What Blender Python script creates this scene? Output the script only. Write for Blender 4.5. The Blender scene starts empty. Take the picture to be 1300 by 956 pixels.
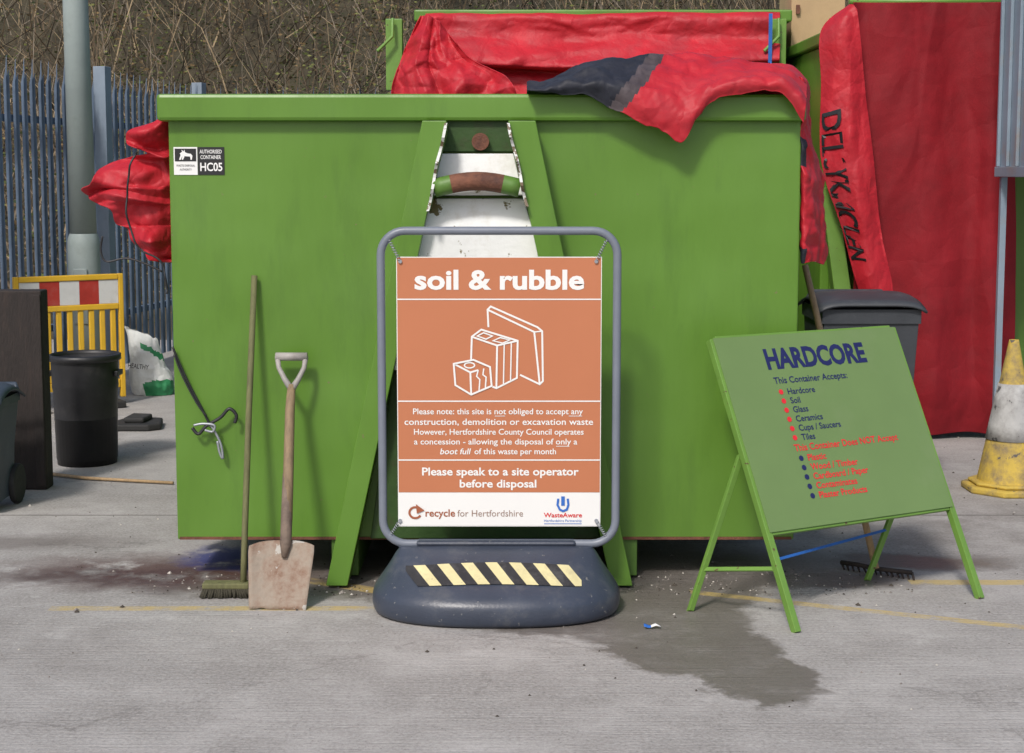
import bpy,bmesh,math,random
import numpy as np
from mathutils import Vector,Matrix,noise
random.seed(7)
V=Vector
sc=bpy.context.scene
CAMH=1.64; TH=math.atan(214/2000); FP=2000.0
# ---------------- survey helpers (photo measurement -> metres) ----------------
def ray(px,py):
    v=433-py
    return V((px-650, FP*math.cos(TH)+v*math.sin(TH), -FP*math.sin(TH)+v*math.cos(TH)))
def W(px,py,Y):
    d=ray(px,py); t=Y/d.y
    return V((d.x*t,Y,CAMH+d.z*t))
def G(px,py,z=0.0):
    d=ray(px,py); t=(z-CAMH)/d.z
    return V((d.x*t,d.y*t,z))
# ---------------- materials ----------------
def M(name,col,rough=.6,var=.18,scale=6,bump=.08,bscale=80,metal=0,dirt=None,damt=.5,dscale=3,streak=None,spec=.5,chips=None,wave=0,crease=0,crs=5):
    m=bpy.data.materials.new(name); m.use_nodes=True
    N=m.node_tree.nodes; L=m.node_tree.links
    b=N["Principled BSDF"]
    tc=N.new("ShaderNodeTexCoord")
    mp=N.new("ShaderNodeMapping"); L.new(tc.outputs["Object"],mp.inputs[0])
    if streak: mp.inputs["Scale"].default_value=streak
    n=N.new("ShaderNodeTexNoise"); n.inputs["Scale"].default_value=scale; n.inputs["Detail"].default_value=6; n.inputs["Roughness"].default_value=.65
    L.new(mp.outputs[0],n.inputs["Vector"])
    mx=N.new("ShaderNodeMix"); mx.data_type='RGBA'
    c=V(col[:3])
    mx.inputs[6].default_value=(*(c*(1-var)),1); mx.inputs[7].default_value=(*[min(1,k) for k in c*(1+var)],1)
    mr=N.new("ShaderNodeMapRange"); mr.inputs[1].default_value=.3; mr.inputs[2].default_value=.7
    L.new(n.outputs[0],mr.inputs[0]); L.new(mr.outputs[0],mx.inputs[0])
    out=mx.outputs[2]
    if dirt:
        n2=N.new("ShaderNodeTexNoise"); n2.inputs["Scale"].default_value=dscale; n2.inputs["Detail"].default_value=9; n2.inputs["Roughness"].default_value=.7
        L.new(mp.outputs[0],n2.inputs["Vector"])
        r2=N.new("ShaderNodeMapRange"); r2.inputs[1].default_value=.62-.25*damt; r2.inputs[2].default_value=.78-.2*damt
        r2.inputs[4].default_value=min(1,damt*1.3)
        L.new(n2.outputs[0],r2.inputs[0])
        m2=N.new("ShaderNodeMix"); m2.data_type='RGBA'; m2.inputs[7].default_value=(*dirt,1)
        L.new(r2.outputs[0],m2.inputs[0]); L.new(out,m2.inputs[6]); out=m2.outputs[2]
    if chips:
        ccol,csc,cth=chips
        n4=N.new("ShaderNodeTexNoise"); n4.inputs["Scale"].default_value=csc; n4.inputs["Detail"].default_value=5; n4.inputs["Roughness"].default_value=.6
        L.new(tc.outputs["Object"],n4.inputs["Vector"])
        r4=N.new("ShaderNodeMapRange"); r4.inputs[1].default_value=cth; r4.inputs[2].default_value=cth+.025
        L.new(n4.outputs[0],r4.inputs[0])
        m4=N.new("ShaderNodeMix"); m4.data_type='RGBA'; m4.inputs[7].default_value=(*ccol,1)
        L.new(r4.outputs[0],m4.inputs[0]); L.new(out,m4.inputs[6]); out=m4.outputs[2]
    L.new(out,b.inputs["Base Color"])
    rr=N.new("ShaderNodeMapRange"); rr.inputs[3].default_value=max(0,rough-.1); rr.inputs[4].default_value=min(1,rough+.12)
    L.new(n.outputs[0],rr.inputs[0]); L.new(rr.outputs[0],b.inputs["Roughness"])
    b.inputs["Metallic"].default_value=metal
    b.inputs["Specular IOR Level"].default_value=spec
    prev=None
    if wave>0:
        n5=N.new("ShaderNodeTexNoise"); n5.inputs["Scale"].default_value=1.6; n5.inputs["Detail"].default_value=1.5
        L.new(tc.outputs["Object"],n5.inputs["Vector"])
        bw=N.new("ShaderNodeBump"); bw.inputs["Strength"].default_value=wave; bw.inputs["Distance"].default_value=.12
        L.new(n5.outputs[0],bw.inputs["Height"]); prev=bw.outputs[0]; L.new(prev,b.inputs["Normal"])
    if crease>0:
        nw=N.new("ShaderNodeTexNoise"); nw.inputs["Scale"].default_value=crs*.6; nw.inputs["Detail"].default_value=4
        L.new(tc.outputs["Object"],nw.inputs["Vector"])
        sc_=N.new("ShaderNodeVectorMath"); sc_.operation='SCALE'; sc_.inputs["Scale"].default_value=2.4/crs; L.new(nw.outputs["Color"],sc_.inputs[0])
        ad=N.new("ShaderNodeVectorMath"); ad.operation='ADD'; L.new(tc.outputs["Object"],ad.inputs[0]); L.new(sc_.outputs[0],ad.inputs[1])
        vo=N.new("ShaderNodeTexVoronoi"); vo.feature='DISTANCE_TO_EDGE'; vo.inputs["Scale"].default_value=crs*.7
        L.new(ad.outputs[0],vo.inputs["Vector"])
        bw=N.new("ShaderNodeBump"); bw.inputs["Strength"].default_value=crease; bw.inputs["Distance"].default_value=.3/crs
        L.new(vo.outputs["Distance"],bw.inputs["Height"]); prev=bw.outputs[0]; L.new(prev,b.inputs["Normal"])
    if bump>0:
        n3=N.new("ShaderNodeTexNoise"); n3.inputs["Scale"].default_value=bscale; n3.inputs["Detail"].default_value=4
        L.new(mp.outputs[0],n3.inputs["Vector"])
        bp=N.new("ShaderNodeBump"); bp.inputs["Strength"].default_value=bump; bp.inputs["Distance"].default_value=.02
        if prev: L.new(prev,bp.inputs["Normal"])
        L.new(n3.outputs[0],bp.inputs["Height"]); L.new(bp.outputs[0],b.inputs["Normal"])
    return m
GREEN=M("container_green_paint",(.102,.220,.025),.38,.08,1.1,.04,14,dirt=(.068,.148,.020),damt=.42,dscale=2.4,streak=(2.2,2.2,.45),chips=((.17,.15,.07),26,.715),wave=.4)
GREEN_D=M("dull_green_paint",(.09,.19,.03),.5,.2,5,.08,40,dirt=(.10,.06,.03),damt=.3,dscale=7)
GREEN_S=M("shaded_green_paint",(.025,.065,.010),.6,.25,6,.1,40,dirt=(.05,.02,.015),damt=.4,dscale=9)  # dark copy of the container green, pocket shade painted into the colour
GREEN_B=M("sign_green_paint",(.140,.225,.075),.55,.06,2,.03,40,dirt=(.18,.25,.11),damt=.3,dscale=3,chips=((.30,.33,.20),18,.75))
GREEN_L=M("bright_green_steel",(.135,.265,.045),.45,.1,5,.05,40,dirt=(.08,.12,.03),damt=.25,dscale=12,chips=((.10,.06,.03),30,.66))
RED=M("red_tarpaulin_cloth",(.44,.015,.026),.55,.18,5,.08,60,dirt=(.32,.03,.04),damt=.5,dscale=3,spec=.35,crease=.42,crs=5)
RED_D=M("shaded_red_cloth",(.225,.010,.016),.68,.24,2.0,.08,90,dirt=(.155,.012,.016),damt=.55,dscale=1.3,spec=.24,crease=.22,crs=2.4)  # darker copy of the red cloth, shade on the tall sheet put into its colour
NAVY=M("black_navy_cloth",(.020,.022,.032),.6,.4,7,.12,30,dirt=(.06,.06,.07),damt=.35,dscale=5,spec=.35,crease=.4,crs=6)
CHAR=M("charcoal_cloth",(.075,.060,.065),.6,.4,9,.1,30,spec=.3,crease=.4,crs=6)
BLACK=M("black_plastic",(.018,.018,.02),.45,.3,8,.06,50,dirt=(.08,.075,.07),damt=.25,dscale=6)
RUBBER=M("black_rubber",(.022,.022,.022),.75,.3,8,.1,60,dirt=(.09,.085,.08),damt=.3,dscale=6)
GREYBIN=M("dark_grey_plastic",(.045,.05,.058),.5,.15,5,.04,50,dirt=(.12,.12,.12),damt=.3,dscale=5)
BASE=M("slate_grey_plastic",(.042,.052,.076),.36,.15,5,.06,90,dirt=(.14,.14,.14),damt=.36,dscale=6,chips=((.17,.17,.17),45,.67))
TUBE=M("grey_powder_coat",(.17,.19,.23),.4,.08,8,.02,60)
STEEL=M("galvanised_steel",(.33,.35,.38),.4,.15,12,.05,60,metal=.4)
POLE=M("pale_green_grey_paint",(.29,.34,.33),.55,.1,3,.05,30,dirt=(.16,.19,.16),damt=.4,dscale=3)
FENCE=M("blue_grey_galvanised",(.115,.160,.230),.6,.25,4,.04,40,metal=.0,dirt=(.065,.085,.12),damt=.4,dscale=3)
POST=M("weathered_zinc",(.20,.25,.31),.55,.15,4,.04,40)
ORANGE=M("poster_terracotta",(.48,.170,.078),.5,.03,2,0)
WHITE=M("white_print",(.78,.78,.76),.5,.02,2,0)
INKRED=M("red_print",(.62,.03,.03),.5,.02,2,0)
INKBLUE=M("blue_print",(.03,.14,.5),.5,.02,2,0)
INKNAVY=M("navy_print",(.012,.016,.09),.5,.1,8,0)
INKBROWN=M("brown_print",(.33,.10,.045),.5,.02,2,0)
INKGREY=M("grey_brown_print",(.30,.20,.16),.5,.02,2,0)
INKBLACK=M("black_print",(.012,.012,.014),.5,.1,8,0)
PINK=M("faded_red_print",(.66,.02,.03),.5,.1,20,0)
WPAINT=M("chipped_white_paint",(.74,.75,.74),.5,.06,5,.12,30,dirt=(.42,.38,.27),damt=.40,dscale=4,chips=((.14,.11,.035),9,.60))
PLATE=M("chipped_plate_paint",(.62,.63,.60),.5,.08,5,.15,30,chips=((.14,.10,.06),30,.52))
RUST=M("rusty_steel",(.15,.06,.035),.8,.4,14,.3,60,dirt=(.06,.025,.02),damt=.5,dscale=20)
SOCK=M("weathered_socket",(.17,.125,.095),.75,.3,12,.2,60,dirt=(.08,.055,.045),damt=.5,dscale=14)
COLBR=M("dark_brown_block",(.024,.018,.016),.8,.35,6,.3,40,dirt=(.05,.032,.024),damt=.35,dscale=6,streak=(3,3,.7))
YEL=M("yellow_plastic",(.70,.42,.03),.5,.1,5,.04,40,dirt=(.45,.28,.06),damt=.4,dscale=5)
TAPEY=M("dirty_yellow_tape",(.62,.56,.30),.65,.12,15,.05,60,dirt=(.38,.34,.22),damt=.45,dscale=14,chips=((.12,.12,.12),40,.70))
TAPEB=M("black_tape",(.022,.022,.025),.65,.3,15,.05,60,dirt=(.09,.09,.09),damt=.45,dscale=16)
CONEY=M("worn_cone_yellow",(.56,.40,.07),.75,.2,6,.15,40,dirt=(.22,.17,.10),damt=.72,dscale=8,chips=((.10,.09,.08),20,.63))
CONEW=M("dirty_cone_sleeve",(.42,.42,.41),.75,.2,6,.15,40,dirt=(.20,.19,.18),damt=.65,dscale=7,chips=((.08,.08,.08),14,.62))
WOOD=M("weathered_wood",(.24,.17,.10),.7,.25,9,.2,60,dirt=(.10,.075,.05),damt=.4,dscale=8,streak=(6,6,.5))
WOODG=M("mossy_wood",(.13,.13,.055),.75,.3,9,.2,60,streak=(6,6,.5))
WOODT=M("pale_wood",(.38,.26,.14),.7,.25,9,.2,60,streak=(6,6,.5))
BLADE=M("worn_shovel_steel",(.33,.27,.21),.7,.25,7,.2,50,dirt=(.17,.085,.05),damt=.85,dscale=7,chips=((.42,.40,.36),16,.60))
PGREY=M("grey_grip_plastic",(.32,.30,.28),.55,.15,9,.05,50,dirt=(.15,.13,.11),damt=.5,dscale=15)
BRIST=M("dark_bristles",(.055,.050,.033),.9,.4,50,.5,200,streak=(8,8,.4))
BAGW=M("white_woven_sack",(.66,.68,.66),.55,.12,9,.2,60,dirt=(.38,.39,.36),damt=.4,dscale=6,crease=.3,crs=12)
BAGG=M("green_sack_print",(.03,.23,.09),.6,.1,9,.1,60)
CARD=M("tan_board",(.46,.31,.17),.7,.12,4,.05,40,dirt=(.30,.19,.10),damt=.4,dscale=4)
BLUEG=M("blue_grey_steel_sheet",(.22,.28,.34),.5,.12,3,.05,30,dirt=(.30,.20,.12),damt=.35,dscale=5)
BLUE=M("blue_polyester",(.02,.12,.42),.6,.2,9,.05,60)
BINBL=M("blue_grey_plastic",(.045,.062,.088),.5,.2,5,.05,50,dirt=(.10,.11,.13),damt=.4,dscale=6)
# ---------------- builders ----------------
ROOT={}
def link(o): sc.collection.objects.link(o); return o
def thing(name,label,cat,loc,group=None):
    o=bpy.data.objects.new(name,None); o.empty_display_size=.2; o.location=loc; link(o)
    o["label"]=label; o["category"]=cat
    if group:o["group"]=group
    ROOT[o.name]=V(loc); return o
def wl(p): return ROOT[p.name]
class B:
    def __init__(s): s.v=[];s.f=[];s.m=[];s.sm=[]
    def add(s,vs,fs,mi=0,sm=False):
        k=len(s.v); s.v+= [V(x) for x in vs]
        for f in fs: s.f.append([i+k for i in f]); s.m.append(mi); s.sm.append(sm)
    def hexa(s,a,b,mi=0):
        s.add(list(a)+list(b),[(3,2,1,0),(4,5,6,7),(0,1,5,4),(1,2,6,5),(2,3,7,6),(3,0,4,7)],mi)
    def box(s,x0,x1,y0,y1,z0,z1,mi=0,mat=None):
        a=[V((x0,y0,z0)),V((x1,y0,z0)),V((x1,y1,z0)),V((x0,y1,z0))]
        b=[V((p.x,p.y,z1)) for p in a]
        if mat: a=[mat@p for p in a]; b=[mat@p for p in b]
        s.hexa(a,b,mi)
    def prism(s,poly,off,mi=0):
        n=len(poly); poly=[V(p) for p in poly]; off=V(off)
        vs=poly+[p+off for p in poly]
        fs=[tuple(range(n)),tuple(range(2*n-1,n-1,-1))]+[((i+1)%n,i,i+n,(i+1)%n+n) for i in range(n)]
        s.add(vs,fs,mi)
    def tube(s,pts,r,seg=10,closed=False,mi=0,mis=None):
        pts=[V(p) for p in pts]; n=len(pts)
        rs=r if isinstance(r,(list,tuple)) else [r]*n
        k=len(s.v); up=None
        for i,p in enumerate(pts):
            if closed: t=pts[(i+1)%n]-pts[i-1]
            else: t=pts[min(i+1,n-1)]-pts[max(i-1,0)]
            t.normalize()
            if up is None:
                up=V((0,1,0)) if abs(t.y)<.8 else V((0,0,1))
            a=t.cross(up).normalized(); up=a.cross(t).normalized()
            for j in range(seg):
                an=2*math.pi*j/seg
                s.v.append(p+(a*math.cos(an)+up*math.sin(an))*rs[i])
        for i in range(n if closed else n-1):
            for j in range(seg):
                i2=(i+1)%n; j2=(j+1)%seg
                s.f.append([k+i*seg+j,k+i*seg+j2,k+i2*seg+j2,k+i2*seg+j]); s.m.append(mis[i] if mis else mi); s.sm.append(True)
        if not closed:
            s.f.append([k+j for j in range(seg)][::-1]); s.m.append(mis[0] if mis else mi); s.sm.append(False)
            s.f.append([k+(n-1)*seg+j for j in range(seg)]); s.m.append(mis[-1] if mis else mi); s.sm.append(False)
    def lathe(s,prof,c,seg=32,mi=0,mis=None):
        k=len(s.v); c=V(c)
        for r,z in prof:
            for j in range(seg):
                an=2*math.pi*j/seg; s.v.append(c+V((r*math.cos(an),r*math.sin(an),z)))
        for i in range(len(prof)-1):
            for j in range(seg):
                j2=(j+1)%seg
                s.f.append([k+i*seg+j,k+i*seg+j2,k+(i+1)*seg+j2,k+(i+1)*seg+j]); s.m.append(mis[i] if mis else mi); s.sm.append(True)
    def grid(s,rows,mi=0,mf=None,sm=True):
        k=len(s.v); nr=len(rows); nc=len(rows[0])
        for r in rows: s.v+=[V(p) for p in r]
        for i in range(nr-1):
            for j in range(nc-1):
                s.f.append([k+i*nc+j,k+i*nc+j+1,k+(i+1)*nc+j+1,k+(i+1)*nc+j]); s.m.append(mf(i/(nr-1),j/(nc-1)) if mf else mi); s.sm.append(sm)
    def done(s,name,mats,parent=None,bevel=0,thick=0,meta=None,base=None,fixn=True):
        o_=wl(parent) if parent else V(base if base is not None else (0,0,0))
        me=bpy.data.meshes.new(name)
        me.from_pydata([tuple(p-o_) for p in s.v],[],s.f)
        for m in (mats if isinstance(mats,(list,tuple)) else [mats]): me.materials.append(m)
        me.polygons.foreach_set("material_index",s.m); me.polygons.foreach_set("use_smooth",s.sm)
        if fixn:
            bm=bmesh.new(); bm.from_mesh(me); bmesh.ops.recalc_face_normals(bm,faces=bm.faces); bm.to_mesh(me); bm.free()
        me.update()
        o=bpy.data.objects.new(name,me); link(o)
        if parent: o.parent=parent; ROOT[o.name]=o_
        else: o.location=o_; ROOT[o.name]=o_
        if thick:
            md=o.modifiers.new("thick",'SOLIDIFY'); md.thickness=thick; md.offset=0
        if bevel:
            md=o.modifiers.new("bev",'BEVEL'); md.width=bevel; md.segments=2; md.limit_method='ANGLE'; md.angle_limit=math.radians(40)
        if meta:
            for k_,v_ in meta.items(): o[k_]=v_
        return o
def meta(label,cat,group=None):
    d={"label":label,"category":cat}
    if group:d["group"]=group
    return d
def cr(p,t):
    n=len(p)-1; x=min(max(t,0),1)*n; i=min(int(x),n-1); f=x-i
    p0=p[max(i-1,0)];p1=p[i];p2=p[i+1];p3=p[min(i+2,n)]
    return .5*((2*p1)+(p2-p0)*f+(2*p0-5*p1+4*p2-p3)*f*f+(3*p1-p0-3*p2+p3)*f**3)
def crumple(q):
    d,_=noise.voronoi(q+noise.noise_vector(q*.8)*.25)
    d2,_=noise.voronoi(q*2.3+V((3,1,7)))
    return (d[1]-d[0])*.55+(d2[1]-d2[0])*.2+(1-2*abs(noise.noise(q*1.1+V((9,9,9)))))*.35-.45
def cloth(grid,nu,nv,amp=.02,freq=6,seed=0,dirn=V((0,-1,0)),fold=0,foldn=0,aniso=(1,1,1),ph=.35):
    grid=[[V(p) for p in r] for r in grid]
    def S(u,v,off=0):
        p=cr([cr(r,u) for r in grid],v)
        q=V((p.x*aniso[0],p.y*aniso[1],p.z*aniso[2]))*freq+V((seed*3.1,seed*7.7,0))
        d=crumple(q)*1.3
        if foldn:
            x=u*foldn+ph*noise.noise(q*.5)+ph*.5*noise.noise(V((u*9,seed,0))); tri=abs((x%1)*2-1)*2-1
            d+=fold*tri*(.6+.8*noise.noise(V((u*5,v*2,seed+3))))
        return p+dirn*(d*amp+off)
    rows=[[S(j/nu,i/nv) for j in range(nu+1)] for i in range(nv+1)]
    return S,rows
def glyphs(s,bold=.0):
    c=bpy.data.curves.new("t",'FONT'); c.body=s; c.offset=bold; c.resolution_u=3
    o=bpy.data.objects.new("t",c); link(o)
    dg=bpy.context.evaluated_depsgraph_get(); dg.update()
    me=bpy.data.meshes.new_from_object(o.evaluated_get(dg))
    vs=[v.co.copy() for v in me.vertices]; fs=[tuple(p.vertices) for p in me.polygons]
    bpy.data.objects.remove(o); bpy.data.curves.remove(c); bpy.data.meshes.remove(me)
    return vs,fs
_h,_=glyphs("H"); CAP=max(v.y for v in _h)-min(v.y for v in _h)
class Frame:
    def __init__(s,O,ux,uz,n,du=1,dv=1): s.O=V(O);s.ux=V(ux);s.uz=V(uz);s.n=V(n)
    def at(s,x,y,h=0): return s.O+s.ux*x+s.uz*y+s.n*h
def text(b,fr,s,x,y,w,cap,bold=.0,mi=0,h=.002,align='C',shear=0):
    vs,fs=glyphs(s,bold)
    x0=min(v.x for v in vs);x1=max(v.x for v in vs)
    ky=cap/CAP; kx=w/(x1-x0) if w else ky
    ww=kx*(x1-x0); xo=x-ww/2 if align=='C' else x
    b.add([fr.at(xo+(v.x-x0)*kx+shear*v.y*ky,y+v.y*ky,h) for v in vs],fs,mi)
_sc=[0]
def stroke(b,fr,pts,w,mi=0,h=.002,closed=False):
    _sc[0]+=1; h=h+.0002*(_sc[0]%12)
    n=len(pts); P=[V((p[0],p[1])) for p in pts]; L=[];R=[]
    for i in range(n):
        if closed: a=P[i-1];c=P[(i+1)%n]
        else: a=P[max(i-1,0)];c=P[min(i+1,n-1)]
        d1=(P[i]-a); d2=(c-P[i])
        if d1.length<1e-9:d1=d2
        if d2.length<1e-9:d2=d1
        d1=d1.normalized();d2=d2.normalized(); m=(d1+d2)
        if m.length<1e-6:m=d1
        m.normalize(); nn=V((-m.y,m.x)); k=max(.45,nn.dot(V((-d1.y,d1.x))))
        L.append(P[i]+nn*w/2/k);R.append(P[i]-nn*w/2/k)
    vs=[fr.at(p.x,p.y,h) for p in L]+[fr.at(p.x,p.y,h) for p in R]
    fs=[(i,(i+1)%n,(i+1)%n+n,i+n) for i in range(n if closed else n-1)]
    b.add(vs,fs,mi)

# ================= SETTING =================
def ground_mat():
    m=bpy.data.materials.new("worn_concrete_yard"); m.use_nodes=True
    N=m.node_tree.nodes;L=m.node_tree.links;b=N["Principled BSDF"]
    geo=N.new("ShaderNodeTexCoord"); src=geo.outputs["Object"]
    def noi(scale,det=6,ro=.6,vec=None,mapsc=None):
        n=N.new("ShaderNodeTexNoise");n.inputs["Scale"].default_value=scale;n.inputs["Detail"].default_value=det;n.inputs["Roughness"].default_value=ro
        s_=vec or src
        if mapsc:
            mp=N.new("ShaderNodeMapping");mp.inputs["Scale"].default_value=mapsc;L.new(s_,mp.inputs[0]);s_=mp.outputs[0]
        L.new(s_,n.inputs["Vector"]);return n
    def mr(x,a,c,d=0,e=1):
        r=N.new("ShaderNodeMapRange");r.inputs[1].default_value=a;r.inputs[2].default_value=c;r.inputs[3].default_value=d;r.inputs[4].default_value=e
        L.new(x,r.inputs[0]);return r.outputs[0]
    def math_(op,a,c=None):
        r=N.new("ShaderNodeMath");r.operation=op
        for i,k in enumerate([a,c]):
            if k is None:continue
            if isinstance(k,(int,float)):r.inputs[i].default_value=k
            else:L.new(k,r.inputs[i])
        return r.outputs[0]
    def mix(f,a,c):
        r=N.new("ShaderNodeMix");r.data_type='RGBA';L.new(f,r.inputs[0])
        for i,k in ((6,a),(7,c)):
            if isinstance(k,tuple):r.inputs[i].default_value=(*k,1)
            else:L.new(k,r.inputs[i])
        return r.outputs[2]
    big=noi(.9,8,.6); mid=noi(4.5,9,.68); fine=noi(75,4,.7); brush=noi(26,4,.65,mapsc=(.10,2.5,1)); patch=noi(1.9,9,.72)
    c=mix(mr(big.outputs[0],.32,.68),(.275,.260,.245),(.41,.392,.375))
    c=mix(mr(patch.outputs[0],.48,.60,0,.55),c,(.22,.205,.19))
    c=mix(mr(mid.outputs[0],.45,.70,0,.6),c,(.225,.212,.197))
    c=mix(mr(mid.outputs[0],.42,.30,0,.5),c,(.52,.505,.485))
    c=mix(mr(fine.outputs[0],.40,.72,0,.5),c,(.55,.535,.515))
    c=mix(mr(fine.outputs[0],.42,.28,0,.5),c,(.17,.158,.145))
    c=mix(mr(brush.outputs[0],.48,.8,0,.45),c,(.23,.215,.20))
    def warpv(scale,amt,prev):
        warp=noi(scale,7,.65)
        wv=N.new("ShaderNodeVectorMath");wv.operation='SUBTRACT';L.new(warp.outputs["Color"],wv.inputs[0]);wv.inputs[1].default_value=(.5,.5,.5)
        ws=N.new("ShaderNodeVectorMath");ws.operation='SCALE';ws.inputs["Scale"].default_value=amt;L.new(wv.outputs[0],ws.inputs[0])
        wp=N.new("ShaderNodeVectorMath");wp.operation='ADD';L.new(prev,wp.inputs[0]);L.new(ws.outputs[0],wp.inputs[1]);return wp.outputs[0]
    wp=warpv(9,.22,warpv(2.4,.32,src))
    def ell(cx,cy,rx,ry,soft=.15,rot=0):
        mp=N.new("ShaderNodeMapping");mp.vector_type='TEXTURE';mp.inputs["Location"].default_value=(cx,cy,0);mp.inputs["Scale"].default_value=(rx,ry,1);mp.inputs["Rotation"].default_value=(0,0,rot)
        L.new(wp,mp.inputs[0])
        sx=N.new("ShaderNodeSeparateXYZ");L.new(mp.outputs[0],sx.inputs[0])
        d=math_('SQRT',math_('ADD',math_('POWER',math_('ABSOLUTE',sx.outputs[0]),2),math_('POWER',math_('ABSOLUTE',sx.outputs[1]),2)))
        return mr(d,1+soft,1-soft)
    wet=None
    for e in [(.62,6.02,.42,.25,.1,0),(.52,5.70,.38,.42,.08,0),(.62,5.32,.30,.34,.08,0),(.80,5.03,.20,.34,.08,.35),(.30,5.55,.35,.10,.2,0),(.9,6.25,.7,.16,.2,0),(-.75,6.15,.80,.20,.3,0),(1.7,6.55,.4,.13,.3,0),(.1,6.5,1.3,.35,.3,0),(-1.5,6.3,.6,.14,.3,0)]:
        x=ell(*e); wet=x if wet is None else math_('MAXIMUM',wet,x)
    wet=math_('MULTIPLY',wet,mr(mid.outputs[0],.25,.5,.7,1))
    c=mix(math_('MULTIPLY',wet,.72),c,(.096,.078,.065))
    c=mix(math_('MULTIPLY',math_('MULTIPLY',ell(-1.42,6.38,.60,.26,.5),mr(mid.outputs[0],.36,.50)),.88),c,(.075,.033,.026))
    c=mix(math_('MULTIPLY',math_('MULTIPLY',ell(-1.18,6.62,.24,.18,.3),mr(mid.outputs[0],.35,.5)),.8),c,(.03,.045,.19))
    c=mix(math_('MULTIPLY',ell(-2.3,6.9,.5,.15,.5),.6),c,(.11,.09,.08))
    c=mix(math_('MULTIPLY',math_('MULTIPLY',ell(-1.9,5.3,.5,.3,.6),mr(patch.outputs[0],.4,.6)),.4),c,(.15,.13,.115))
    c=mix(math_('MULTIPLY',math_('MULTIPLY',ell(2.3,7.2,.9,.5,.6),mr(patch.outputs[0],.4,.6)),.45),c,(.15,.13,.115))
    sp=N.new("ShaderNodeSeparateXYZ");L.new(src,sp.inputs[0])
    def band(cen,half,slope=0,x0=-9,x1=9):
        yy=math_('SUBTRACT',sp.outputs[1],math_('MULTIPLY',sp.outputs[0],slope))
        f=mr(math_('ABSOLUTE',math_('SUBTRACT',yy,cen)),half,half*.75)
        return math_('MULTIPLY',f,math_('MULTIPLY',math_('GREATER_THAN',sp.outputs[0],x0),math_('LESS_THAN',sp.outputs[0],x1)))
    wear=mr(noi(7,9,.75).outputs[0],.38,.55)
    ln=math_('MAXIMUM',band(5.82,.035,0,-1.75,-.3),band(6.35,.035,-.42,.7,2.3))
    ln=math_('MAXIMUM',ln,band(6.2,.045,0,1.6,6))
    ln=math_('MAXIMUM',ln,band(5.78,.05,-.55,-.9,-.4))
    c=mix(math_('MULTIPLY',math_('MULTIPLY',ln,wear),.75),c,(.50,.37,.13))
    c=mix(math_('MULTIPLY',band(7.45,.012),.6),c,(.08,.07,.06))
    vo=N.new("ShaderNodeTexVoronoi");vo.inputs["Scale"].default_value=42;L.new(src,vo.inputs["Vector"])
    spk=math_('MULTIPLY',mr(vo.outputs["Distance"],.14,.09),mr(mid.outputs[0],.46,.54))
    c=mix(math_('MULTIPLY',spk,.6),c,(.11,.10,.09))
    vc=N.new("ShaderNodeTexVoronoi");vc.feature='DISTANCE_TO_EDGE';vc.inputs["Scale"].default_value=.55;L.new(wp,vc.inputs["Vector"])
    crk=math_('MULTIPLY',mr(vc.outputs["Distance"],.006,.002),mr(patch.outputs[0],.45,.52))
    c=mix(math_('MULTIPLY',crk,.35),c,(.12,.11,.10))
    L.new(c,b.inputs["Base Color"])
    L.new(mr(wet,0,1,.88,.42),b.inputs["Roughness"])
    bp=N.new("ShaderNodeBump");bp.inputs["Strength"].default_value=.5;bp.inputs["Distance"].default_value=.012
    hh=math_('ADD',math_('MULTIPLY',fine.outputs[0],.5),math_('ADD',brush.outputs[0],mid.outputs[0]))
    L.new(hh,bp.inputs["Height"]);L.new(bp.outputs[0],b.inputs["Normal"])
    return m
b=B(); b.add([(-250,-60,0),(250,-60,0),(250,400,0),(-250,400,0)],[(0,1,2,3)])
b.done("ground",ground_mat(),meta={"kind":"structure"})
EARTH=M("leaf_litter_earth",(.060,.050,.030),.95,.5,3,.4,9,dirt=(.03,.035,.016),damt=.5,dscale=2)
def bankz(x,y):
    t=max(0,(y-15.2)/9); t=min(t,1)
    return -.05+5.2*t*t*(3-2*t)+.35*noise.noise(V((x*.4,y*.4,0)))*min(1,max(0,(y-15.2)))
b=B(); b.grid([[V((x,y,bankz(x,y))) for x in np.linspace(-40,40,90)] for y in list(np.linspace(15,26,26))+[40,80]])
b.done("hill_bank",EARTH,meta={"kind":"structure"})
rng=np.random.default_rng(3)
vs=[];fs=[];mi=[]
def twig(p,d,L,w,m,segs=4,wob=.24):
    k=len(vs); p=np.array(p,float); d=np.array(d,float)
    for i in range(segs+1):
        r=w*(1-.8*i/segs)
        for a in (0,2.09,4.19):
            vs.append((p[0]+r*math.cos(a),p[1]+r*math.sin(a),p[2]))
        d=d+rng.normal(0,wob,3); d/=np.linalg.norm(d); p=p+d*L/segs
    for i in range(segs):
        for j in range(3):
            fs.append((k+i*3+j,k+i*3+(j+1)%3,k+i*3+3+(j+1)%3,k+i*3+3+j)); mi.append(m)
for i in range(5000):
    x=rng.uniform(-8.5,8.5); y=15.6+rng.random()**1.1*8.5; z=bankz(x,y)
    cl=noise.noise(V((x*.55,y*.5,5)))
    L=rng.uniform(.7,2.2)*(1+.6*cl)
    m=int(rng.choice(4,p=[.34,.26,.22,.18]))
    twig((x,y,z+rng.uniform(-.1,1.0)),(rng.normal(0,.6),rng.normal(0,.35),1),L,rng.uniform(.004,.014),m)
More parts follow.
